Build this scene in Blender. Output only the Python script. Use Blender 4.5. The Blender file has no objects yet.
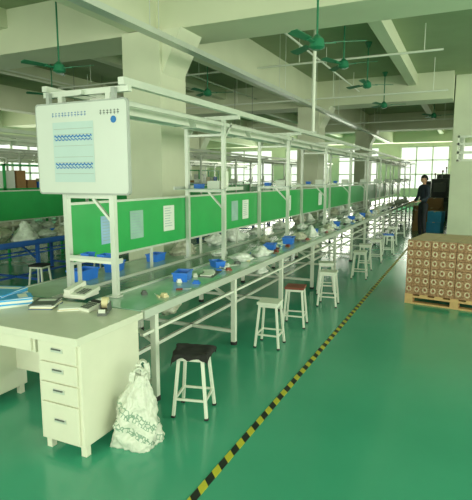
import bpy, math, random
from mathutils import Vector, Matrix, noise
random.seed(7)
sc=bpy.context.scene
try:
    sc.view_settings.view_transform='Standard'
    sc.view_settings.look='None'
except Exception: pass
sc.view_settings.exposure=0.0

def lin(c):
    return tuple(((v/255)/12.92 if v/255<=0.04045 else ((v/255+0.055)/1.055)**2.4) for v in c)+(1,)

MATS={}
def mat(name,rgb,rough=0.5,metal=0.0,var=0.08,scale=6,spec=0.5,trans=0.0,alpha=1.0):
    if name in MATS: return MATS[name]
    m=bpy.data.materials.new(name); m.use_nodes=True
    nt=m.node_tree; b=nt.nodes['Principled BSDF']
    c=lin(rgb)
    tc=nt.nodes.new('ShaderNodeTexCoord'); n=nt.nodes.new('ShaderNodeTexNoise')
    n.inputs['Scale'].default_value=scale; n.inputs['Detail'].default_value=3
    nt.links.new(tc.outputs['Object'],n.inputs['Vector'])
    r=nt.nodes.new('ShaderNodeValToRGB')
    r.color_ramp.elements[0].position=0.3; r.color_ramp.elements[1].position=0.7
    r.color_ramp.elements[0].color=tuple(v*(1-var) for v in c[:3])+(1,)
    r.color_ramp.elements[1].color=tuple(min(1,v*(1+var)) for v in c[:3])+(1,)
    nt.links.new(n.outputs['Fac'],r.inputs['Fac']); nt.links.new(r.outputs['Color'],b.inputs['Base Color'])
    b.inputs['Roughness'].default_value=rough; b.inputs['Metallic'].default_value=metal
    b.inputs['Specular IOR Level'].default_value=spec
    b.inputs['Transmission Weight'].default_value=trans
    b.inputs['Alpha'].default_value=alpha
    MATS[name]=m; return m

class MB:
    def __init__(s): s.v=[];s.f=[];s.m=[];s.sm=[];s.mats=[]
    def mi(s,m):
        if m not in s.mats: s.mats.append(m)
        return s.mats.index(m)
    def add(s,vs,fs,m,smooth=False,M=None):
        o=len(s.v)
        for p in vs:
            p=Vector(p)
            if M is not None: p=M@p
            s.v.append(tuple(p))
        k=s.mi(m)
        for f in fs:
            s.f.append(tuple(i+o for i in f)); s.m.append(k); s.sm.append(smooth)
    def bx(s,x0,x1,y0,y1,z0,z1,m,M=None):
        vs=[(x0,y0,z0),(x1,y0,z0),(x1,y1,z0),(x0,y1,z0),(x0,y0,z1),(x1,y0,z1),(x1,y1,z1),(x0,y1,z1)]
        s.add(vs,[(0,3,2,1),(4,5,6,7),(0,1,5,4),(1,2,6,5),(2,3,7,6),(3,0,4,7)],m,False,M)
    def cyl(s,p0,p1,r,m,n=12,r2=None,M=None,smooth=True):
        p0=Vector(p0);p1=Vector(p1); r2=r if r2 is None else r2
        d=(p1-p0).normalized(); a=d.orthogonal().normalized(); b=d.cross(a)
        vs=[];
        for k in range(n):
            t=2*math.pi*k/n; w=a*math.cos(t)+b*math.sin(t)
            vs.append(p0+w*r); vs.append(p1+w*r2)
        fs=[(2*k,2*((k+1)%n),2*((k+1)%n)+1,2*k+1) for k in range(n)]
        s.add(vs,fs,m,smooth,M)
        s.add([vs[2*k] for k in range(n)],[tuple(range(n))[::-1]],m,False,M)
        s.add([vs[2*k+1] for k in range(n)],[tuple(range(n))],m,False,M)
    def bar(s,p0,p1,w,m,h=None,M=None):
        h=w if h is None else h
        p0=Vector(p0);p1=Vector(p1); d=(p1-p0).normalized()
        up=Vector((0,0,1)) if abs(d.z)<0.9 else Vector((0,1,0))
        a=d.cross(up).normalized(); b=a.cross(d)
        vs=[]
        for p in (p0,p1):
            for sa,sb in((-1,-1),(1,-1),(1,1),(-1,1)):
                vs.append(p+a*sa*w/2+b*sb*h/2)
        s.add(vs,[(0,3,2,1),(4,5,6,7),(0,1,5,4),(1,2,6,5),(2,3,7,6),(3,0,4,7)],m,False,M)
    def obj(s,name,loc=(0,0,0),rotz=0,bevel=0,data=None):
        if data is None:
            me=bpy.data.meshes.new(name); me.from_pydata(s.v,[],s.f)
            for m in s.mats: me.materials.append(m)
            for p,k,q in zip(me.polygons,s.m,s.sm): p.material_index=k; p.use_smooth=q
            me.update()
        else: me=data
        o=bpy.data.objects.new(name,me); sc.collection.objects.link(o)
        o.location=loc; o.rotation_euler=(0,0,rotz)
        if bevel:
            b=o.modifiers.new('bevel','BEVEL'); b.width=bevel; b.segments=2; b.limit_method='ANGLE'; b.angle_limit=math.radians(50)
        return o

# ---------------- materials
wallp=mat('painted_plaster_wall',(212,218,192),0.7,var=0.05,scale=2)
pill=mat('painted_pillar',(212,217,190),0.55,var=0.05,scale=2)
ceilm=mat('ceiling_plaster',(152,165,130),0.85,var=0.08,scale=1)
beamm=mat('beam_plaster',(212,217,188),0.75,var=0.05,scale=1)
alu=mat('aluminium_profile',(205,212,200),0.35,0.35,var=0.04)
white=mat('white_paint_metal',(225,230,215),0.4,var=0.03)
lam=mat('bench_laminate',(155,192,172),0.14,var=0.08)
belt=mat('conveyor_belt_green',(66,130,102),0.22,var=0.1)
greenp=mat('green_board_face',(38,168,84),0.3,var=0.06)
deskw=mat('desk_enamel',(220,221,200),0.4,var=0.03)
desktopm=mat('desk_top_laminate',(218,220,200),0.35,var=0.04)
dark=mat('dark_rubber',(30,34,32),0.6)
bluepl=mat('blue_plastic_bin',(40,115,215),0.4,var=0.06)
bluepaint=mat('blue_paint_steel',(40,95,180),0.4)
fang=mat('fan_green_paint',(40,120,85),0.35)
paper=mat('paper_white',(226,232,222),0.7,var=0.02)
clearbag=mat('clear_plastic_bag',(210,218,208),0.2,var=0.22,scale=25)
brownbag=mat('parts_in_bag',(172,176,155),0.3,var=0.3,scale=30)
blk=mat('black_cloth',(35,36,34),0.9,var=0.3,scale=20)
woodm=mat('pallet_pine',(210,172,118),0.7,var=0.15,scale=8)
redseat=mat('red_brown_seat',(130,62,45),0.5)
cardb=mat('brown_cardboard',(160,122,80),0.8,var=0.1)
inkb=mat('blue_ink',(45,120,190),0.6)
inkd=mat('dark_ink',(60,70,75),0.6)
greyfr=mat('grey_board_frame',(165,172,165),0.4)
greyd=mat('dark_grey_metal',(90,98,92),0.5)
acry=mat('clear_acrylic_shelf',(205,225,212),0.15,var=0.05,alpha=.55)

def floor_mat():
    m=bpy.data.materials.new('green_epoxy_floor'); m.use_nodes=True
    nt=m.node_tree;b=nt.nodes['Principled BSDF']
    tc=nt.nodes.new('ShaderNodeTexCoord')
    n=nt.nodes.new('ShaderNodeTexNoise');n.inputs['Scale'].default_value=0.7;n.inputs['Detail'].default_value=6
    nt.links.new(tc.outputs['Object'],n.inputs['Vector'])
    r=nt.nodes.new('ShaderNodeValToRGB')
    r.color_ramp.elements[0].position=0.3;r.color_ramp.elements[1].position=0.7
    r.color_ramp.elements[0].color=lin((64,162,130));r.color_ramp.elements[1].color=lin((76,174,142))
    nt.links.new(n.outputs['Fac'],r.inputs['Fac']);nt.links.new(r.outputs['Color'],b.inputs['Base Color'])
    n2=nt.nodes.new('ShaderNodeTexNoise');n2.inputs['Scale'].default_value=2.5;n2.inputs['Detail'].default_value=4
    nt.links.new(tc.outputs['Object'],n2.inputs['Vector'])
    mr=nt.nodes.new('ShaderNodeMapRange');mr.inputs['To Min'].default_value=0.12;mr.inputs['To Max'].default_value=0.25
    nt.links.new(n2.outputs['Fac'],mr.inputs['Value']);nt.links.new(mr.outputs['Result'],b.inputs['Roughness'])
    bp=nt.nodes.new('ShaderNodeBump');bp.inputs['Strength'].default_value=0.03
    n3=nt.nodes.new('ShaderNodeTexNoise');n3.inputs['Scale'].default_value=9
    nt.links.new(tc.outputs['Object'],n3.inputs['Vector'])
    nt.links.new(n3.outputs['Fac'],bp.inputs['Height']);nt.links.new(bp.outputs['Normal'],b.inputs['Normal'])
    b.inputs['Specular IOR Level'].default_value=.8
    return m
XL,XR,YB,YF,H=-16,7.5,-5,30,4.2
b=MB(); b.bx(XL-.2,XR+.2,YB-.2,YF+.2,-0.1,0,floor_mat()); b.obj('floor')
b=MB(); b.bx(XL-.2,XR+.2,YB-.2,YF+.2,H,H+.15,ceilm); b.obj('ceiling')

def tape_mat():
    m=bpy.data.materials.new('hazard_tape');m.use_nodes=True
    nt=m.node_tree;bs=nt.nodes['Principled BSDF']
    tc=nt.nodes.new('ShaderNodeTexCoord');sp=nt.nodes.new('ShaderNodeSeparateXYZ')
    nt.links.new(tc.outputs['Object'],sp.inputs[0])
    ad=nt.nodes.new('ShaderNodeMath');ad.operation='ADD'
    nt.links.new(sp.outputs['X'],ad.inputs[0]);nt.links.new(sp.outputs['Y'],ad.inputs[1])
    mu=nt.nodes.new('ShaderNodeMath');mu.operation='MULTIPLY';mu.inputs[1].default_value=1/0.16
    fr=nt.nodes.new('ShaderNodeMath');fr.operation='FRACT'
    gt=nt.nodes.new('ShaderNodeMath');gt.operation='GREATER_THAN';gt.inputs[1].default_value=0.5
    nt.links.new(ad.outputs[0],mu.inputs[0]);nt.links.new(mu.outputs[0],fr.inputs[0]);nt.links.new(fr.outputs[0],gt.inputs[0])
    mx=nt.nodes.new('ShaderNodeMixRGB');mx.inputs[1].default_value=lin((25,32,26));mx.inputs[2].default_value=lin((200,195,55))
    nt.links.new(gt.outputs[0],mx.inputs[0]);nt.links.new(mx.outputs[0],bs.inputs['Base Color'])
    bs.inputs['Roughness'].default_value=0.45
    return m
b=MB(); b.bx(-1.2,-1.155,0.5,24,0.0,0.003,tape_mat()); b.obj('floor_hazard_tape')

def wall(name,axis,pos,a0,a1,thick,openings,z0,z1,m,wn):
    b=MB()
    def seg(s0,s1,q0,q1):
        if axis=='x': b.bx(s0,s1,pos,pos+thick,q0,q1,m)
        else: b.bx(pos,pos+thick,s0,s1,q0,q1,m)
    cur=a0
    for (o0,o1) in openings:
        if o0>cur: seg(cur,o0,0,H)
        seg(o0,o1,0,z0); seg(o0,o1,z1,H); cur=o1
    if cur<a1: seg(cur,a1,0,H)
    b.obj(name)
    for i,(o0,o1) in enumerate(openings):
        f=MB(); t=0.05; c=pos+thick/2
        def fr(s0,s1,q0,q1):
            if axis=='x': f.bx(s0,s1,c-.03,c+.03,q0,q1,white)
            else: f.bx(c-.03,c+.03,s0,s1,q0,q1,white)
        fr(o0,o1,z0,z0+t);fr(o0,o1,z1-t,z1);fr(o0,o0+t,z0,z1);fr(o1-t,o1,z0,z1)
        n=max(2,int(round((o1-o0)/0.9)))
        for k in range(1,n): 
            x=o0+(o1-o0)*k/n; fr(x-.035,x+.035,z0,z1)
        for q in(.35,.68):
            zz=z0+(z1-z0)*q; fr(o0,o1,zz-.03,zz+.03)
        wn[0]+=1; f.obj('window_%d'%wn[0])
wn=[0]
wall('wall_far','x',YF,XL,XR,.2,[(-14.5,-11.5),(-10.6,-7.8),(-7.2,-4.8),(-3.6,-1.0),(-.4,2)],1.0,3.4,wallp,wn)
wall('wall_left','y',XL-.2,YB,YF,.2,[(8,10.5),(13,15.5),(17.5,20),(22,24.5)],1.2,3.0,wallp,wn)
wall('wall_right','y',XR,YB,14,.2,[(-4,-.5),(.5,4),(5,8.5),(9.5,13)],.9,3.4,wallp,wn)
wall('wall_back','x',YB-.2,XL,XR,.2,[(-14,-10),(-8.5,-4.5),(-3,1),(2.5,6.5)],.9,3.4,wallp,wn)
wall('wall_cross','x',14.0,-0.42,XR,.15,[(-.3,1.5),(2.5,4.5)],2.05,2.7,wallp,wn)
b=MB(); b.bx(-.43,-.42+.15,14.15,YF,0,H,wallp); b.obj('wall_corridor')

PX0,PX1=-4.35,-3.75
rows=[5.65,13.3,20.95]
for px in (PX0,PX0-8):
    for y in rows:
        b=MB(); b.bx(px,px+.6,y,y+.65,0,3.55,pill)
        xa=px+.6;x2=xa+.3
        y0,y1=y+.05,y+.6
        vs=[(xa,y0,3.0),(xa,y1,3.0),(xa,y0,3.55),(xa,y1,3.55),(x2,y0,3.55),(x2,y1,3.55)]
        b.add(vs,[(0,4,2),(1,3,5),(0,1,5,4),(2,4,5,3),(0,2,3,1)],pill)
        b.obj('concrete_pillar')
b=MB()
for y in [-2,]+rows+[28.5]:
    b.bx(XL,XR if y<13 else -.45,y+.1,y+.9,3.55,H,beamm)
b.obj('ceiling_beam_cross')
b=MB()
for x in (-14.5,-12.1,-9.4,-6.7,-4.05,-1.4,1.2,3.9):
    w=.2 if x in(-4.05,-12.1) else .1
    z=3.56 if x in(-4.05,-12.1) else 3.92
    segs=[(-1.1,5.75),(6.55,13.4),(14.2,21.05),(21.85,28.6)] 
    for s0,s1 in segs:
        if x>-.5 and s0>13: continue
        b.bx(x-w,x+w,s0,s1,z,H,beamm)
b.obj('ceiling_beam_long')

stations=[2.85]+[4.65+2.05*k for k in range(10)]
YE=stations[-1]+1.0
def workbench(name,dx,y0,edge,legm):
    b=MB()
    b.bx(-3.2,-2.76+.03,y0,YE,.715,.75,lam); b.bx(-2.36,-1.93,y0,YE,.715,.75,lam)
    b.bx(-1.93,-1.90,y0,YE,.695,.753,edge); b.bx(-3.23,-3.2,y0,YE,.695,.753,edge)
    b.bx(-2.73,-2.36,y0+.05,YE-.05,.60,.715,greyd)
    b.bx(-2.70,-2.39,y0+.02,YE,.715,.745,belt)
    b.cyl((-2.70,y0+.03,.70),(-2.39,y0+.03,.70),.045,alu)
    b.bx(-2.38,-2.36,y0,YE,.72,.765,alu); b.bx(-2.73,-2.71,y0,YE,.72,.765,alu)
    y=y0+.25
    while y<YE:
        for x in(-2.0,-3.12):
            b.bx(x-.022,x+.022,y-.022,y+.022,0,.715,legm)
            b.cyl((x,y,0),(x,y,.03),.035,dark,8)
        b.bx(-3.12,-2.0,y-.015,y+.015,.66,.70,legm)
        b.bx(-3.12,-2.0,y-.015,y+.015,.12,.15,legm)
        b.bar((-2.02,y,.45),(-2.4,y,.66),.025,legm)
        y+=1.35
    for x in(-2.0,-3.12):
        b.bx(x-.015,x+.015,y0+.1,YE-.1,.66,.70,legm)
    b.bx(-2.5,-2.47,y0+.1,YE-.1,.12,.15,legm)
    b.bx(-2.02,-1.99,y0+.1,YE-.1,.53,.55,legm)
    b.bx(-2.28,-2.26,y0+.1,YE-.1,.53,.55,legm)
    return b.obj(name,(dx,0,0))
def rack(name,dx,sts,m):
    b=MB()
    for i,y in enumerate(sts):
        for x in(-2.32,-2.76):
            b.bx(x-.02,x+.02,y-.02,y+.02,.752 ,2.22,m)
            b.bx(x-.035,x+.035,y-.035,y+.035,.752,.765,m)
            b.bar((x,y,2.02),(x,y+.18,2.205),.02,m)
        b.bx(-2.92,-2.14,y-.02,y+.02,2.22,2.26,m)
        b.bx(-2.76,-2.32,y-.015,y+.015,1.48,1.51,m)
        if i>0:
            b.bx(-2.80,-2.20,y-.2,y+.2,1.51,1.518,acry)
            b.bx(-2.20,-2.185,y-.2,y+.2,1.505,1.54,m); b.bx(-2.815,-2.80,y-.2,y+.2,1.505,1.54,m)
            b.bx(-2.30,-2.28,y-.03,y+.03,1.518,1.70,white); b.bx(-2.5,-2.36,y-.03,y+.03,1.518,1.60,paper)
        b.bar((-2.32,y,1.3),(-2.5,y,1.48),.02,m)
        b.bx(-2.76,-2.32,y-.012,y+.012,2.06,2.085,m)
    ya,yb=sts[0]-.05,sts[-1]+.2
    b.bx(-2.20,-2.15,ya,yb,2.26,2.31,m)
    b.bx(-2.90,-2.86,ya,yb,2.26,2.30,m)
    b.bx(-2.33,-2.31,ya+.1,yb,2.16,2.19,m)
    b.bx(-2.77,-2.75,ya+.1,yb,2.16,2.19,m)
    y=sts[0]+.12
    while y+1.2<yb:
        x=-2.54
        vs=[(x-.05,y,2.22),(x+.05,y,2.22),(x-.09,y,2.12),(x+.09,y,2.12)]
        vs+=[(p[0],y+1.22,p[2]) for p in vs]
        b.add(vs,[(0,1,5,4),(0,4,6,2),(1,3,7,5),(0,2,3,1),(4,5,7,6)],white)
        b.cyl((x,y+.03,2.135),(x,y+1.19,2.135),.014,paper,8)
        y+=1.35
    b.bx(-2.555,-2.525,ya,yb,2.22,2.25,m)
    return b.obj(name,(dx,0,0))
def partition(name,dx,y0):
    b=MB()
    b.bx(-2.795,-2.785,y0,YE-.3,.97,1.42,greenp)
    b.bx(-2.80,-2.78,y0,YE-.3,1.42,1.44,alu)
    b.bx(-2.80,-2.78,y0,YE-.3,.95,.97,alu)
    y=y0+.1
    while y<YE-.4:
        b.bx(-2.80,-2.782,y,y+.03,.75,.95,alu); y+=1.0
    return b.obj(name,(dx,0,0))
workbench('assembly_line_workbench',0,2.62,alu,white)
rack('overhead_lamp_rack',0,stations,alu)
partition('green_notice_board',0,2.87)
st2=[2.6+2.05*k for k in range(11)]
for k,dx in enumerate((-3.7,-7.6,-10.6)):
    workbench('assembly_line_workbench',dx,2.3,bluepaint if k==0 else alu,bluepaint if k==0 else white)
    rack('overhead_lamp_rack',dx,st2,alu)
    partition('green_notice_board',dx,2.4)

# whiteboard
b=MB()
bx0,bx1,bz0,bz1,by=-2.96,-2.11,1.51,2.17,2.80
def rr(x0,x1,z0,z1,r,y,yb,m):
    pts=[]
    for cx,cz,a in((x1-r,z1-r,0),(x0+r,z1-r,90),(x0+r,z0+r,180),(x1-r,z0+r,270)):
        for k in range(6):
            t=math.radians(a+18*k); pts.append((cx+r*math.cos(t),cz+r*math.sin(t)))
    n=len(pts); vs=[(p[0],y,p[1]) for p in pts]+[(p[0],yb,p[1]) for p in pts]
    b.add(vs,[tuple(range(n))]+[tuple(range(2*n-1,n-1,-1))]+[(i,i+n,(i+1)%n+n,(i+1)%n) for i in range(n)],m)
rr(bx0,bx1,bz0,bz1,.03,by-.02,by,greyfr)
rr(bx0+.012,bx1-.012,bz0+.012,bz1-.012,.025,by-.023,by-.019,mat('whiteboard_enamel',(208,214,206),.3,var=.01))
yq=by-.0245
ox=-.13
def q(x0,x1,z0,z1,m,y=yq): b.add([(x0+ox,y,z0),(x1+ox,y,z0),(x1+ox,y,z1),(x0+ox,y,z1)],[(0,1,2,3)],m)
q(-2.66,-2.28,1.60,2.03,mat('chart_paper',(190,210,208),0.7,var=0.02))
for zc in (1.92,1.72):
    for s in range(4):
        q(-2.65,-2.29,zc-.06+.04*s,zc-.057+.04*s,greyfr,yq-.001)
    for ph,th in((0,.006),(1.4,.004)):
        pr=None
        for i in range(61):
            x=-2.645+.35*i/60; z=zc+.006*math.sin(i*1.1+ph)+.003*math.sin(i*2.3)+(-.014 if ph else .008)
            if pr: b.add([(pr[0]+ox,yq-.002,pr[1]-th),(x+ox,yq-.002,z-th),(x+ox,yq-.002,z+th),(pr[0]+ox,yq-.002,pr[1]+th)],[(0,1,2,3)],inkb)
            pr=(x,z)
for i in range(11):
    x=-2.66+i*.03
    q(x,x+.02,2.075,2.079,inkb); q(x+.004+.002*(i%4),x+.007+.002*(i%4),2.065,2.10,inkb); q(x+.003,x+.02,2.092,2.095,inkb)
for i in range(6):
    x=-2.22+i*.03
    q(x,x+.02,2.075,2.079,inkd);q(x+.008,x+.012,2.065,2.10,inkd);q(x,x+.02,2.09,2.093,inkd)
b.cyl((-2.10+ox,yq,2.03),(-2.10+ox,yq-.002,2.03),.024,inkb,20)
for x in(-2.85,-2.25): b.bx(x-.015,x+.015,by-.001,by+.03,2.12,2.25,greyfr)
b.obj('whiteboard')

b=MB(); b.bx(-2.74,-2.34,2.83,2.97,1.0,1.02,white)
b.bx(-2.76,-2.74,2.84,2.96,.99,1.03,alu); b.bx(-2.34,-2.335,2.84,2.96,.99,1.03,alu)
b.bx(-2.74,-2.34,2.83,2.84,1.02,1.045,alu)
b.obj('end_shelf')
# desk
b=MB()
X1=-1.9;X0=-3.35;Y0=1.98;Y1=2.6
b.bx(X0,X1,Y0,Y1,.705,.75,desktopm)
def ped(x0,x1):
    b.bx(x0,x1,Y0+.05,Y1-.03,.07,.705,deskw)
    for zz0,zz1 in((.575,.69),(.45,.565),(.325,.44),(.085,.315)):
        b.bx(x0+.025,x1-.025,Y0+.035,Y0+.05,zz0,zz1,deskw)
        xc=(x0+x1)/2; zc=(zz0+zz1)/2+.015
        b.bx(xc-.045,xc+.045,Y0+.030,Y0+.035,zc-.014,zc+.014,alu)
        b.bx(xc-.035,xc+.035,Y0+.022,Y0+.030,zc+.002,zc+.01,greyd)
    for x in(x0+.03,x1-.03):
        for y in(Y0+.09,Y1-.07):
            b.bx(x-.02,x+.02,y-.02,y+.02,0,.07,deskw)
ped(-2.25,-1.92); ped(-3.3,-2.98)
b.bx(-2.98,-2.25,Y1-.12,Y1-.10,.22,.705,deskw)
b.bx(-2.96,-2.27,Y0+.05,Y0+.45,.60,.705,deskw)
b.bx(-2.94,-2.29,Y0+.035,Y0+.05,.61,.695,deskw)
b.bx(-2.65,-2.56,Y0+.022,Y0+.035,.65,.665,greyd)
b.obj('office_desk',bevel=.004)

def mags(name,x,y,z,rot,ms,w=.21,d=.29,t=.008):
    b=MB()
    for i,m in enumerate(ms):
        M=Matrix.Rotation(random.uniform(-.12,.12),4,'Z')
        b.bx(-w/2,w/2,-d/2,d/2,i*t,i*t+t*.7,m,M)
        b.bx(-w/2+.003,w/2-.003,-d/2+.003,d/2-.003,i*t+t*.7,i*t+t,paper,M)
    b.bx(-w/2,w/2,-d/2,d/2,len(ms)*t,len(ms)*t+.002,ms[-1])
    b.bx(-w/2+.02,w/2-.02,d/2-.09,d/2-.03,len(ms)*t+.002,len(ms)*t+.0025,paper)
    return b.obj(name,(x,y,z),rot)
cyanm=mat('cyan_cover',(60,165,225),0.4); navym=mat('navy_cover',(50,80,120),0.4); yelm=mat('cream_cover',(215,205,160),0.5)
mags('magazine_stack',-3.04,2.42,.75,.3,[cyanm,paper,cyanm,paper,cyanm,cyanm,cyanm],.27,.3,.01)
mags('magazine_stack',-2.83,2.38,.75,-.6,[paper,cyanm,paper,cyanm],.16,.22,.014)
mags('notebook_stack',-2.60,2.44,.75,.5,[navym,yelm,paper,greyd],.16,.2)
mags('paper_pad',-2.40,2.46,.75,.7,[paper,yelm,paper],.15,.13,.006)
b=MB()
M=Matrix.Rotation(.2,4,'X')
b.bx(-.05,.05,-.07,.07,0.014,.036,white,M); b.bx(-.04,.04,-.06,.06,0,.02,white)
b.bx(-.043,.043,.03,.06,.036,.044,dark,M)
for i in range(4):
    for j in range(4): b.bx(-.04+.021*i,-.025+.021*i,-.062+.022*j,-.046+.022*j,.036,.041,greyd,M)
b.obj('desk_calculator',(-2.25,2.51,.75),-.15,.002)
b=MB()
b.bx(-.03,.03,-.09,.09,0,.025,greyd); b.bx(-.03,-.022,-.03,.08,.025,.06,greyd); b.bx(.022,.03,-.03,.08,.025,.06,greyd)
b.cyl((-.02,.03,.06),(.02,.03,.06),.038,yelm,20); b.cyl((-.024,.03,.06),(.024,.03,.06),.015,paper,14); b.bx(-.022,.022,-.095,-.085,.02,.045,alu)
b.obj('tape_dispenser',(-2.12,2.48,.75),.5,.002)
b=MB()
M=Matrix.Rotation(.15,4,'X')
b.bx(-.09,.09,-.1,.1,.015,.045,white,M);b.bx(-.08,.08,-.09,.09,0,.03,white)
b.bx(-.08,-.03,-.1,.1,.055,.08,white,M);b.bx(-.08,-.03,-.1,-.05,.045,.06,white,M);b.bx(-.08,-.03,.05,.1,.045,.06,white,M)
for i in range(3):
    for j in range(4): b.bx(.0+.026*i,.02+.026*i,-.07+.026*j,-.052+.026*j,.045,.05,greyd,M)
b.obj('desk_telephone',(-2.54,2.735,.765),.1,.004)

def bin_mesh(L=.2,W=.13,Hh=.08,m=bluepl):
    b=MB();t=.006
    o=[(-W/2*.88,-L/2*.92),(W/2*.88,-L/2*.92),(W/2*.88,L/2*.92),(-W/2*.88,L/2*.92)]
    o2=[(-W/2,-L/2),(W/2,-L/2),(W/2,L/2),(-W/2,L/2)]
    vs=[(x,y,0) for x,y in o]+[(x,y,Hh) for x,y in o2]+[(x*.88,y*.92,Hh) for x,y in o2]+[(x*.88,y*.92,t) for x,y in o]
    fs=[(0,3,2,1)]
    for i in range(4):
        j=(i+1)%4; fs+=[(i,j,4+j,4+i),(4+i,4+j,8+j,8+i),(8+i,8+j,12+j,12+i)]
    fs.append((12,13,14,15))
    b.add(vs,fs,m)
    b.bx(-W/2-.006,W/2+.006,-L/2-.006,-L/2+.002,Hh-.012,Hh,m); b.bx(-W/2-.006,W/2+.006,L/2-.002,L/2+.006,Hh-.012,Hh,m)
    b.bx(-W/2*.75,W/2*.75,-L/2*.7,L/2*.7,t,Hh*.6,clearbag)
    return b
def crumple(w,d,h,m,seed=0,prof=None,n=40,R=26,amp=.3,lean=(0,0),fine=.28,sq=.45):
    b=MB();vs=[]
    for i in range(R+1):
        t=i/R
        s=t*(len(prof)-1);k0=min(int(s),len(prof)-2);fr=s-k0;fr=fr*fr*(3-2*fr)
        pr=prof[k0]*(1-fr)+prof[k0+1]*fr
        for k in range(n):
            a=2*math.pi*k/n
            ca,sa=math.cos(a),math.sin(a)
            n1=noise.noise(Vector((ca*1.3+seed,sa*1.3,t*2.5)))
            n2=1-2*abs(noise.noise(Vector((ca*3+seed,sa*3+seed,t*5))))
            n3=1-2*abs(noise.noise(Vector((ca*7+seed,sa*7,t*9+seed))))
            r=pr*(1+amp*(1.2*n1+.55*(n2-.5)+fine*(n3-.5)))
            e=(abs(ca)**3+abs(sa)**3)**(-1/3)
            r*=(1-sq)+sq*e
            z=h*t*(1+.10*noise.noise(Vector((ca*2+seed,sa*2,9)))*min(1,t*1.5))
            vs.append((w/2*r*ca+lean[0]*t*t,d/2*r*sa+lean[1]*t*t,max(0,z)))
    fs=[(i*n+k,i*n+(k+1)%n,(i+1)*n+(k+1)%n,(i+1)*n+k) for i in range(R) for k in range(n)]
    fs.append(tuple(range(n))[::-1]); fs.append(tuple(range(R*n,R*n+n)))
    b.add(vs,fs,m,True)
    return b
binm=bin_mesh(); binm.obj('blue_parts_bin',(-2.20,3.6,.75),.3); bd=bpy.data.objects['blue_parts_bin'].data
def bin_at(x,y,z=.75,r=0,s=1):
    o=binm.obj('blue_parts_bin',(x,y,z),r,data=bd); o.scale=(s,s,s); return o
bin_at(-2.99,4.35,.75,.1); bin_at(-3.0,3.25,.75,.1,1.2); bin_at(-3.02,3.7,.75,.4,1.1)
bin_at(-2.22,4.3,r=.9,s=.8)
for y,s in((5.6,1),(6.3,1.1),(7.5,1),(9.0,1),(10.3,1.1),(11.5,1),(12.4,1.1),(14,1)): bin_at(-2.16,y,r=.2,s=s)
bin_at(-2.62,2.90,1.02,.2,.5); bin_at(-2.46,2.90,1.02,.1,.5)
for y in(4.65,6.7,8.75,10.8): bin_at(-2.66,y+.08,1.518,.1,.6)
bags=[]
profs=[[.75,1.1,.8,.35],[.9,1.0,.55,.2],[.7,1.15,1.0,.5],[1,.9,.6,.4,.15]]
for i in range(8):
    bb=crumple(.24+.03*(i%3),.17+.02*(i%2),.08+.025*(i%4),brownbag if i in(2,5) else clearbag,seed=i*3.7,prof=profs[i%4],n=26,R=10,amp=.5); bags.append([bb,None])
k=0
def cb(x,y,z=.75,s=1):
    global k
    e=bags[k%8]; k+=1
    o=e[0].obj('clear_parts_bag',(x,y,z),random.choice([0,math.pi])+random.uniform(-.4,.4)+ (math.pi/2),data=e[1]); e[1]=o.data
    o.scale=(s,s*.9,s)
rnd=random.Random(3)
y=4.75
binys=(5.6,6.3,7.5,9.0,10.3,11.5,12.4,14)
while y<20:
    if min(abs(y-q_) for q_ in binys)>.2: cb(-2.13+rnd.uniform(-.05,.04),y,s=rnd.uniform(.8,1.3))
    y+=rnd.choice([.24,.3,.42,.6])
y=4.9
while y<18:
    cb(-2.98,y,s=rnd.uniform(1.1,1.5)); y+=rnd.choice([.6,.8,1.1])
for y in(5.0,6.4,8.1,9.6,11): cb(-2.545,y,.745,.8)
y=4.1
while y<10:
    cb(-5.8+rnd.uniform(-.06,.04),y,s=rnd.uniform(1.3,2.0)); y+=rnd.choice([.3,.4,.5])
y=4.3
while y<9:
    cb(-6.68,y,s=rnd.uniform(1.5,2.3)); y+=rnd.choice([.4,.5])
for y in(5.2,5.95,4.45,7): bin_at(-5.98,y,.75,.1,1.0)
for y,s in((3.3,.9),(5.2,1.0),(6.0,.9),(7.4,1.1),(8.6,1.0)): cb(-2.14,y,.55,s)
b=MB()
toolm=[greyd,white,redseat,dark,yelm,bluepl,paper]
for i in range(130):
    y=rnd.uniform(2.95,16);x=rnd.uniform(-2.22,-1.99)
    M=Matrix.Translation((x,y,.75))@Matrix.Rotation(rnd.uniform(0,3.1),4,'Z')
    m=rnd.choice(toolm);t=rnd.random()
    if t<.4: b.cyl((-.05,0,0.008),(.0,0,.008),.008,m,8,M=M); b.cyl((0,0,.008),(.07,0,.008),.003,alu,6,M=M)
    elif t<.7: 
        b.bx(-.03,.03,-.02,.02,0,.015,m,M); b.bx(-.02,.02,-.015,.015,.015,.03,m,M)
    else: b.bx(-.06,.06,-.04,.04,0,.003,paper,M)
b.obj('scattered_bench_tools')
b=MB()
for i in range(5): b.bx(-.05,.05,-.14+.06*i,-.10+.06*i,.003,.015,white,Matrix.Rotation(.1*i,4,'Z'))
b.bx(-.08,.08,-.17,.17,0,.003,greyd)
b.obj('parts_tray',(-2.12,3.95,.75),.2)
for (y,z,h,w,m) in((3.35,1.19,.24,.2,mat('notice_blue',(150,185,215),0.6)),(3.75,1.2,.26,.2,mat('notice_grey',(150,190,175),.6)),(4.3,1.22,.26,.2,paper),(5.9,1.2,.26,.2,mat('notice_grey',(160,200,185),.6)),(6.25,1.2,.26,.2,paper),(8.1,1.2,.26,.2,paper),(10.1,1.2,.26,.25,paper)):
    b=MB(); b.bx(0,.004,-w/2,w/2,-h/2,h/2,m)
    fnt=mat('faint_print',(150,175,180),.6)
    for j in range(8): b.bx(.004,.0045,-w/2+.02,w/2-.03-random.random()*.05,h/2-.03-.026*j,h/2-.024-.026*j,fnt)
    b.obj('posted_notice',(-2.784,y,z))
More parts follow.
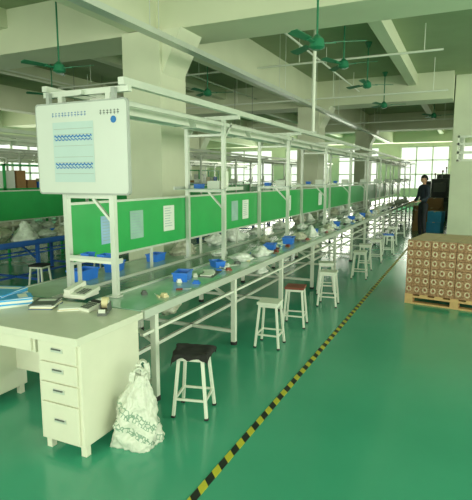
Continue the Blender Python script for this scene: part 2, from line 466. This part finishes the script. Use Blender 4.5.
def stool(name,x,y,rot,seatm=white,H_=.45):
    b=MB(); 
    b.bx(-.105,.105,-.105,.105,H_-.025,H_,seatm)
    b.bx(-.095,.095,-.095,.095,H_-.05,H_-.025,white)
    def P(sx,sy,z): 
        t=1-z/(H_-.04); return (sx*(.083+.035*t),sy*(.083+.035*t),z)
    for sx in(-1,1):
        for sy in(-1,1):
            b.bar(P(sx,sy,0.012),P(sx,sy,H_-.04),.022,white)
            b.bar(P(sx,sy,0),P(sx,sy,.015),.027,dark)
    for z in(.13,):
        c=[P(-1,-1,z),P(1,-1,z),P(1,1,z),P(-1,1,z)]
        for i in range(4): b.bar(c[i],c[(i+1)%4],.016,white)
    return b.obj(name,(x,y,0),rot,.003)
stl=[(-1.65,2.83,.25,white),(-1.67,4.35,.1,white),(-1.655,5.09,.15,redseat),(-1.545,6.11,.1,white),(-1.75,6.75,.3,white),(-1.52,8.03,.1,white),(-1.6,8.9,.2,white),(-1.55,9.75,.1,white),(-1.47,10.8,.3,bluepl),(-1.6,12.4,.2,white),(-1.6,14.1,.2,white)]
for x,y,r,m in stl: stool('factory_stool',x,y,r,m)
for x,y in((-5.3,4.9),(-5.3,6.2),(-5.25,7.9),(-3.55,7.2),(-3.6,8.6),(-3.6,4.4),(-3.6,10.3)): stool('factory_stool',x,y,.2,dark if y<6 else white)
b=MB();N=24;vs=[];S=.165
for i in range(N+1):
    for j in range(N+1):
        u=(i/N*2-1)*S;v=(j/N*2-1)*S*.95
        ex=max(0,abs(u)-.11);ey=max(0,abs(v)-.11)
        z=.458+.006*noise.noise(Vector((u*20,v*20,1)))-(ex+ey)*.8-.04*noise.noise(Vector((u*12,v*12,5)))*(1 if ex+ey>0 else .2)
        x=max(-.122,min(.122,u))+ (.03*abs(noise.noise(Vector((v*15,3,z*10))))*(1 if u>0 else -1) if ex>0 else 0); y=max(-.122,min(.122,v))+(.03*abs(noise.noise(Vector((u*15,7,z*10))))*(1 if v>0 else -1) if ey>0 else 0)
        vs.append((x,y,z))
b.add(vs,[(i*(N+1)+j,(i+1)*(N+1)+j,(i+1)*(N+1)+j+1,i*(N+1)+j+1) for i in range(N) for j in range(N)],blk,True)
b.obj('draped_black_cloth',(-1.65,2.83,0),.25)
# carrier bag
def printed():
    m=bpy.data.materials.new('printed_plastic_bag');m.use_nodes=True
    nt=m.node_tree;bs=nt.nodes['Principled BSDF']
    tc=nt.nodes.new('ShaderNodeTexCoord')
    mp=nt.nodes.new('ShaderNodeMapping');mp.inputs['Scale'].default_value=(42,42,36);mp.inputs['Rotation'].default_value=(0,.3,0)
    n=nt.nodes.new('ShaderNodeTexVoronoi');n.feature='DISTANCE_TO_EDGE';n.inputs['Scale'].default_value=1.0
    nt.links.new(tc.outputs['Object'],mp.inputs[0]);nt.links.new(mp.outputs[0],n.inputs['Vector'])
    r=nt.nodes.new('ShaderNodeValToRGB');r.color_ramp.interpolation='CONSTANT'
    r.color_ramp.elements[0].color=lin((130,160,138));r.color_ramp.elements[1].position=.10;r.color_ramp.elements[1].color=lin((214,220,204))
    nt.links.new(n.outputs['Distance'],r.inputs[0])
    sp=nt.nodes.new('ShaderNodeSeparateXYZ');nt.links.new(tc.outputs['Object'],sp.inputs[0])
    w=nt.nodes.new('ShaderNodeMath');w.operation='MULTIPLY_ADD';w.inputs[1].default_value=.5
    nt.links.new(sp.outputs['X'],w.inputs[0]);nt.links.new(sp.outputs['Z'],w.inputs[2])
    def band(c,h):
        a=nt.nodes.new('ShaderNodeMath');a.operation='COMPARE';a.inputs[1].default_value=c;a.inputs[2].default_value=h
        nt.links.new(w.outputs[0],a.inputs[0]);return a
    a=band(.11,.02);a2=band(.20,.03)
    mxx=nt.nodes.new('ShaderNodeMath');mxx.operation='MAXIMUM';nt.links.new(a.outputs[0],mxx.inputs[0]);nt.links.new(a2.outputs[0],mxx.inputs[1])
    mx=nt.nodes.new('ShaderNodeMixRGB');mx.inputs[1].default_value=lin((214,220,204))
    nt.links.new(mxx.outputs[0],mx.inputs[0]);nt.links.new(r.outputs[0],mx.inputs[2]);nt.links.new(mx.outputs[0],bs.inputs['Base Color'])
    bs.inputs['Roughness'].default_value=.32
    nb=nt.nodes.new('ShaderNodeTexNoise');nb.inputs['Scale'].default_value=14;nb.inputs['Detail'].default_value=4;nb.inputs['Distortion'].default_value=1.2
    nt.links.new(tc.outputs['Object'],nb.inputs['Vector'])
    bp=nt.nodes.new('ShaderNodeBump');bp.inputs['Strength'].default_value=.8;bp.inputs['Distance'].default_value=.025
    nt.links.new(nb.outputs['Fac'],bp.inputs['Height']);nt.links.new(bp.outputs['Normal'],bs.inputs['Normal'])
    return m
pm=printed()
bb=crumple(.26,.17,.44,pm,seed=5.3,prof=[1.02,1.12,1.02,.92,.82,.64,.42,.28],n=72,R=48,amp=.34,lean=(.03,.04),fine=.2,sq=.8)
for s in(-1,1):
    P=[]
    for i in range(15):
        t=i/14; a=math.pi*t
        P.append(Vector((.03+.04*math.cos(a)*(1 if s>0 else .8)+.02*s*t,.04+s*.012+.01*math.sin(5*t),.40+.12*math.sin(a)**.8*(1 if s>0 else .7))))
    for i in range(14):
        bb.bar(P[i],P[i+1],.034,pm,.008)
bb.obj('plastic_carrier_bag',(-1.76,2.30,0),.4)

# pallet & cartons
PR=math.radians(-9)
b=MB()
for i in range(7): b.bx(.0+.185*i,.10+.185*i,0,1.0,.11,.13,woodm)
for y in(0,.45,.9):
    b.bx(0,1.21,y,y+.1,.085,.11,woodm)
    for x in(0,.555,1.11): b.bx(x,x+.1,y,y+.1,.02,.085,woodm)
    b.bx(0,1.21,y,y+.1,0,.02,woodm)
b.obj('wooden_pallet',(-.66,6.66,0),PR)
def carton_mat():
    m=bpy.data.materials.new('printed_carton');m.use_nodes=True
    nt=m.node_tree;bs=nt.nodes['Principled BSDF']
    tc=nt.nodes.new('ShaderNodeTexCoord')
    sp=nt.nodes.new('ShaderNodeSeparateXYZ');nt.links.new(tc.outputs['Object'],sp.inputs[0])
    def fr(src,period,off=0):
        a=nt.nodes.new('ShaderNodeMath');a.operation='MULTIPLY_ADD';a.inputs[1].default_value=1/period;a.inputs[2].default_value=off
        nt.links.new(src,a.inputs[0]);f=nt.nodes.new('ShaderNodeMath');f.operation='FRACT';nt.links.new(a.outputs[0],f.inputs[0])
        s=nt.nodes.new('ShaderNodeMath');s.operation='SUBTRACT';s.inputs[1].default_value=.5;nt.links.new(f.outputs[0],s.inputs[0]);return s.outputs[0]
    xy=nt.nodes.new('ShaderNodeMath');xy.operation='ADD';nt.links.new(sp.outputs['X'],xy.inputs[0]);nt.links.new(sp.outputs['Y'],xy.inputs[1])
    fx=fr(xy.outputs[0],.1);fz=fr(sp.outputs['Z'],.1183)
    cx=nt.nodes.new('ShaderNodeCombineXYZ');nt.links.new(fx,cx.inputs[0])
    sh=nt.nodes.new('ShaderNodeMath');sh.operation='SUBTRACT';sh.inputs[1].default_value=.08;nt.links.new(fz,sh.inputs[0]);nt.links.new(sh.outputs[0],cx.inputs[1])
    ln=nt.nodes.new('ShaderNodeVectorMath');ln.operation='LENGTH';nt.links.new(cx.outputs[0],ln.inputs[0])
    r=nt.nodes.new('ShaderNodeValToRGB');r.color_ramp.interpolation='CONSTANT'
    e=r.color_ramp.elements;e[0].color=lin((160,100,70));e[1].position=.16;e[1].color=lin((226,210,178))
    x=e.new(.32);x.color=lin((180,138,102))
    nt.links.new(ln.outputs['Value'],r.inputs[0])
    n=nt.nodes.new('ShaderNodeTexNoise');n.inputs['Scale'].default_value=45;nt.links.new(tc.outputs['Object'],n.inputs['Vector'])
    r2=nt.nodes.new('ShaderNodeValToRGB');r2.color_ramp.elements[0].position=.4;r2.color_ramp.elements[1].position=.6
    r2.color_ramp.elements[0].color=(.58,.52,.45,1);r2.color_ramp.elements[1].color=(1.0,1.0,1.0,1)
    nt.links.new(n.outputs['Fac'],r2.inputs[0])
    mu=nt.nodes.new('ShaderNodeMixRGB');mu.blend_type='MULTIPLY';mu.inputs[0].default_value=1
    nt.links.new(r.outputs[0],mu.inputs[1]);nt.links.new(r2.outputs[0],mu.inputs[2])
    nt.links.new(mu.outputs[0],bs.inputs['Base Color']);bs.inputs['Roughness'].default_value=.6
    return m
cm=carton_mat();topm=mat('carton_top',(200,174,138),.6)
b=MB()
ch=.1183
for i in range(4):
    for j in range(3):
        for z in range(6):
            x0=i*.3;y0=j*.32;z0=z*ch
            o=random.uniform(-.004,.004)
            b.bx(x0+.003,x0+.297,y0+.003+o,y0+.317+o,z0,z0+ch-.003,cm)
            if z==5: b.bx(x0+.003,x0+.297,y0+.003+o,y0+.317+o,z0+ch-.003,z0+ch-.002,topm)
b.obj('carton_stack',(-.66,6.66,.13),PR,.003)

def fan(x,y,z,rot,top):
    b=MB()
    b.cyl((0,0,.05),(0,0,top-z),.012,fang,10)
    b.cyl((0,0,top-z-.1),(0,0,top-z),.03,fang,16,.07)
    b.cyl((0,0,-.05),(0,0,.03),.085,fang,20,.075); b.cyl((0,0,.03),(0,0,.08),.075,fang,20,.025); b.cyl((0,0,-.075),(0,0,-.05),.04,fang,20,.085)
    for k in range(3):
        M=Matrix.Rotation(k*2*math.pi/3,4,'Z')@Matrix.Rotation(math.radians(14),4,'X')
        b.bx(.07,.2,-.02,.02,-.012,.0,fang,M)
        vs=[(.17,-.04,0),(.17,.04,0),(.50,.055,0),(.52,0,0),(.50,-.055,0)]
        vs+=[(p[0],p[1],.006) for p in vs]
        b.add(vs,[(4,3,2,1,0),(5,6,7,8,9)]+[(i,(i+1)%5,(i+1)%5+5,i+5) for i in range(5)],fang,False,M)
    b.obj('ceiling_fan',(x,y,z),rot)
Hf=H-.002
fan(-1.55,5.35,3.06,.3,Hf); fan(-1.9,8.08,3.42,.1,Hf); fan(-1.88,10.0,3.42,.5,Hf); fan(-2.0,12.9,3.42,.2,Hf)
fan(-5.15,5.3,3.12,.2,Hf); fan(-4.9,9.1,3.35,.4,Hf); fan(-8,8,3.35,0,Hf); fan(-1.0,15.5,3.4,0,Hf); fan(-8,11.5,3.35,0,Hf)
b=MB(); b.cyl((-2.175,7.4,2.31),(-2.175,7.4,Hf),.025,white,10); b.bx(-2.22,-2.13,7.36,7.44,2.31,2.33,alu); b.obj('power_conduit')
b=MB(); b.bx(-3.17,-3.05,2.2,22,3.12,3.13,alu); b.bx(-3.17,-3.16,2.2,22,3.13,3.18,alu); b.bx(-3.06,-3.05,2.2,22,3.13,3.18,alu)
for y in(2.6,4.6,8.6,10.6,12.6,16,19): b.cyl((-3.165,y,3.15),(-3.165,y,Hf),.005,alu,6);b.cyl((-3.055,y,3.15),(-3.055,y,Hf),.005,alu,6)
b.obj('cable_tray')
b=MB()
for y,z in((9.2,3.75),(11.8,3.5),(17.5,3.5)):
    b.cyl((-9,y,z),(-.5,y,z),.02,white,8)
    for x in(-8,-5.5,-3,-.8): b.cyl((x,y,z),(x,y,Hf),.008,white,6)
for x in(-2.7,-5.6,-8.8):
    b.cyl((x,7,3.85),(x,13.3,3.85),.018,white,8)
    for y in(7.5,10,12.6): b.cyl((x,y,3.85),(x,y,Hf),.008,white,6)
b.obj('ceiling_pipes')
for (x,y) in((-4.9,7.4),(-4.9,10.9),(-8.6,6.4),(-8.6,9.8),(-8.6,12.4),(-12.9,10),(-12.9,14)):
    b=MB()
    b.bx(-.05,.05,-.62,.62,.03,.08,white)
    b.add([(-.05,-.62,.03),(-.12,-.62,-.02),(-.12,.62,-.02),(-.05,.62,.03)],[(0,1,2,3)],white); b.add([(.05,-.62,.03),(.12,-.62,-.02),(.12,.62,-.02),(.05,.62,.03)],[(3,2,1,0)],white)
    for sx in(-.05,.05): b.cyl((sx,-.6,.005),(sx,.6,.005),.014,paper,8)
    for sy in(-.5,.5): b.cyl((0,sy,.08),(0,sy,Hf-2.75),.005,greyd,6)
    b.obj('hanging_fluorescent_lamp',(x,y,2.75))

# far clutter
def cartons(x,y,n,s=.4,m=cardb):
    b=MB()
    for i in range(n):
        o=random.uniform(-.03,.03); M=Matrix.Rotation(random.uniform(-.1,.1),4,'Z')
        b.bx(-s/2+o,s/2+o,-s/2,s/2,i*.32,i*.32+.315,m,M); b.bx(-.03+o,.03+o,-s/2-.001,s/2,i*.32+.3,i*.32+.317,yelm,M)
    b.obj('cardboard_box_stack',(x,y,0),random.uniform(-.3,.3))
cartons(-1.3,16.4,2);cartons(-1.0,18,3,.5);cartons(-1.5,19.0,2,.4);cartons(-.8,16.0,2,.4,cyanm)
mach=mat('dark_machine_paint',(48,58,56),.5)
def machine(x,y,h):
    b=MB(); b.bx(-.35,.35,-.3,.3,.08,h*.55,mach); b.bx(-.3,.3,-.1,.28,h*.55,h,mach)
    b.bx(-.22,.22,-.115,-.1,h*.68,h*.9,greyd); b.bx(-.3,.3,-.32,-.3,.15,h*.45,greyd)
    for sx in(-.3,.3):
        for sy in(-.25,.25): b.cyl((sx,sy,0),(sx,sy,.08),.03,dark,8)
    b.cyl((.1,.1,h),(.1,.1,h+.25),.02,greyd,8); b.cyl((.1,.1,h+.25),(.1,.1,h+.33),.035,redseat,10)
    b.obj('test_machine',(x,y,0),.1,.01)
machine(-1.0,21,1.6);machine(-1.35,22.5,1.5);machine(-1.0,24.5,1.8)
# storage shelving along the far left side
def shelf(x,y):
    b=MB()
    for sx in(-.2,.2):
        for sy in(-.7,.7): b.bx(sx-.02,sx+.02,sy-.02,sy+.02,0,1.9,greenp)
    for z in(.3,.85,1.4,1.87):
        b.bx(-.22,.22,-.72,.72,z,z+.03,greenp)
        if z<1.8:
            for i in range(5):
                h=rnd.uniform(.12,.36); b.bx(-.18,.18,-.66+.27*i,-.44+.27*i,z+.03,z+.03+h,rnd.choice([cardb,bluepl,paper,clearbag,yelm]))
    b.obj('storage_rack',(x,y,0))
for y in(7.5,9.4,11.3,15.2): shelf(-8.35,y)

# worker
def worker(x,y,rot):
    root=bpy.data.objects.new('factory_worker',None); sc.collection.objects.link(root)
    root.location=(x,y,0); root.rotation_euler=(0,0,rot)
    skin=mat('skin_tone',(196,150,120),.6); shirt=mat('dark_shirt',(40,48,62),.8); trou=mat('dark_trousers',(34,38,44),.85); hair=mat('black_hair',(20,18,18),.6)
    def sk(name,vs,es,rs,m,sub=2,rt=0):
        me=bpy.data.meshes.new(name); me.from_pydata(vs,es,[]); me.materials.append(m)
        o=bpy.data.objects.new(name,me); sc.collection.objects.link(o); o.parent=root
        mo=o.modifiers.new('skin','SKIN'); mo.use_smooth_shade=True
        for i,r in enumerate(rs):
            d=me.skin_vertices[0].data[i]; d.radius=(r,r) if not isinstance(r,tuple) else r; d.use_root=(i==rt)
        s=o.modifiers.new('sub','SUBSURF'); s.levels=sub; s.render_levels=sub
        return o
    sk('trousers',[(0,0,.93),(0,0,1.0),(-.09,0,.86),(-.10,-.02,.48),(-.11,.02,.09),(.09,0,.86),(.11,-.05,.49),(.12,.0,.09)],
       [(0,1),(0,2),(2,3),(3,4),(0,5),(5,6),(6,7)],[(.14,.10),(.13,.10),.085,.06,.05,.085,.06,.05],trou)
    sk('shirt',[(0,0,.95),(0,0,1.12),(0,0,1.30),(0,.0,1.40),(0,0,1.46),
        (-.17,0,1.38),(-.22,-.02,1.12),(-.17,-.18,1.00),(.17,0,1.38),(.23,-.02,1.12),(.16,-.2,1.03)],
       [(0,1),(1,2),(2,3),(3,4),(3,5),(5,6),(6,7),(3,8),(8,9),(9,10)],[(.145,.10),(.13,.095),(.15,.10),(.11,.08),.055,.06,.045,.035,.06,.045,.035],shirt)
    sk('neck',[(0,0,1.42),(0,-.005,1.52)],[(0,1)],[.05,.048],skin)
    b=MB(); n=20;R=14;vs=[]
    for i in range(R+1):
        ph=math.pi*i/R
        for k in range(n):
            a=2*math.pi*k/n
            rx=.073*math.sin(ph);ry=.09*math.sin(ph);z=-.112*math.cos(ph)
            if z<0: rx*=1-.25*(-z/.112)
            vs.append((rx*math.cos(a),ry*math.sin(a)-(.012 if z<0 else 0),z))
    b.add(vs,[(i*n+k,i*n+(k+1)%n,(i+1)*n+(k+1)%n,(i+1)*n+k) for i in range(R) for k in range(n)],skin,True)
    b.cyl((0,-.085,.01),(0,-.112,-.02),.008,skin,8,.013)
    for s in(-1,1):
        b.cyl((s*.07,0,0.0),(s*.084,.005,0.0),.026,skin,10,.02); b.cyl((s*.03,-.08,.005),(s*.03,-.088,.005),.010,dark,8)
        b.bx(s*.03-.016,s*.03+.016,-.088,-.078,.025,.030,hair)
    b.bx(-.022,.022,-.092,-.082,-.052,-.044,redseat)
    h=b.obj('head'); h.parent=root; h.location=(0,-.01,1.60); h.rotation_euler=(.25,0,0)
    b=MB(); vs=[]
    for i in range(9):
        ph=math.pi*.62*i/8
        for k in range(n):
            a=2*math.pi*k/n; f=1 if math.sin(a)>-.3 else (.62 if i>4 else 1)
            z=.122*math.cos(ph*f)
            vs.append((.083*math.sin(ph*f)*math.cos(a),.1*math.sin(ph*f)*math.sin(a)+.008,z))
    b.add(vs,[(i*n+k,(i+1)*n+k,(i+1)*n+(k+1)%n,i*n+(k+1)%n) for i in range(8) for k in range(n)],hair,True)
    h=b.obj('hair'); h.parent=root; h.location=(0,-.01,1.60); h.rotation_euler=(.25,0,0)
    for s,wr in((-1,Vector((-.17,-.18,1.0))),(1,Vector((.16,-.2,1.03)))):
        d=Vector((.05*-s,-.9,-.15)).normalized()
        palm=wr+d*.06
        sk('hand',[tuple(wr-d*.03),tuple(wr+d*.02),tuple(palm),tuple(palm+d*.035)],[(0,1),(1,2),(2,3)],[.026,.022,(.036,.016),(.036,.014)],skin)
        for f in range(4):
            o=Vector((-.027+.018*f,0,0)); L=[.06,.07,.066,.052][f]
            p0=palm+d*.02+o; p1=palm+d*.055+o; p2=p1+d*L*.5+Vector((0,0,-.008)); p3=p2+d*L*.35+Vector((0,0,-.022))
            sk('finger',[tuple(p0),tuple(p1),tuple(p2),tuple(p3)],[(0,1),(1,2),(2,3)],[.009,.009,.008,.007],skin,1)
        t0=palm+Vector((-s*.025,0,0)); t1=t0+Vector((-s*.025,-.02,-.005)); t2=t1+Vector((-s*.008,-.03,-.008))
        sk('thumb',[tuple(t0),tuple(t1),tuple(t2)],[(0,1),(1,2)],[.012,.010,.008],skin,1)
    b=MB()
    for x,y in((-.11,0),(.12,-.02)):
        b.bx(x-.045,x+.045,y-.17,y+.09,0,.03,dark); b.bx(x-.04,x+.04,y-.14,y+.085,.03,.06,dark); b.bx(x-.037,x+.037,y-.05,y+.08,.06,.1,dark)
    o=b.obj('shoes',bevel=.012); o.parent=root
worker(-1.05,14.2,-.9)

# lights (daylight through the windows)
def area(name,loc,rot,sx,sy,e,c=(1,1,.84)):
    l=bpy.data.lights.new(name,'AREA');l.shape='RECTANGLE';l.size=sx;l.size_y=sy;l.energy=e;l.color=c
    o=bpy.data.objects.new(name,l);sc.collection.objects.link(o);o.location=loc;o.rotation_euler=rot
hp=math.pi/2
area('daylight_right',(XR-.1,4.5,2.15),(0,hp,0),2.5,17,720)
area('daylight_back',(-1.5,YB+.1,2.15),(hp,0,0),14,2.5,560)
area('daylight_far',(-6,YF-.1,2.15),(-hp,0,0),16,2.3,620)
area('daylight_left',(XL+.1,14,2.1),(0,-hp,0),1.8,18,300)
w=bpy.data.worlds.new('daylight_sky');sc.world=w;w.use_nodes=True
bg=w.node_tree.nodes['Background'];bg.inputs[0].default_value=(.9,1,.84,1);bg.inputs[1].default_value=1.3

cam=bpy.data.cameras.new('camera');co=bpy.data.objects.new('camera',cam);sc.collection.objects.link(co)
cam.sensor_fit='HORIZONTAL';cam.sensor_width=36;cam.lens=490*36/472;cam.clip_end=200
co.location=(0,0,1.63);co.rotation_euler=(math.radians(90-8.36),0,math.radians(25.1))
sc.camera=co
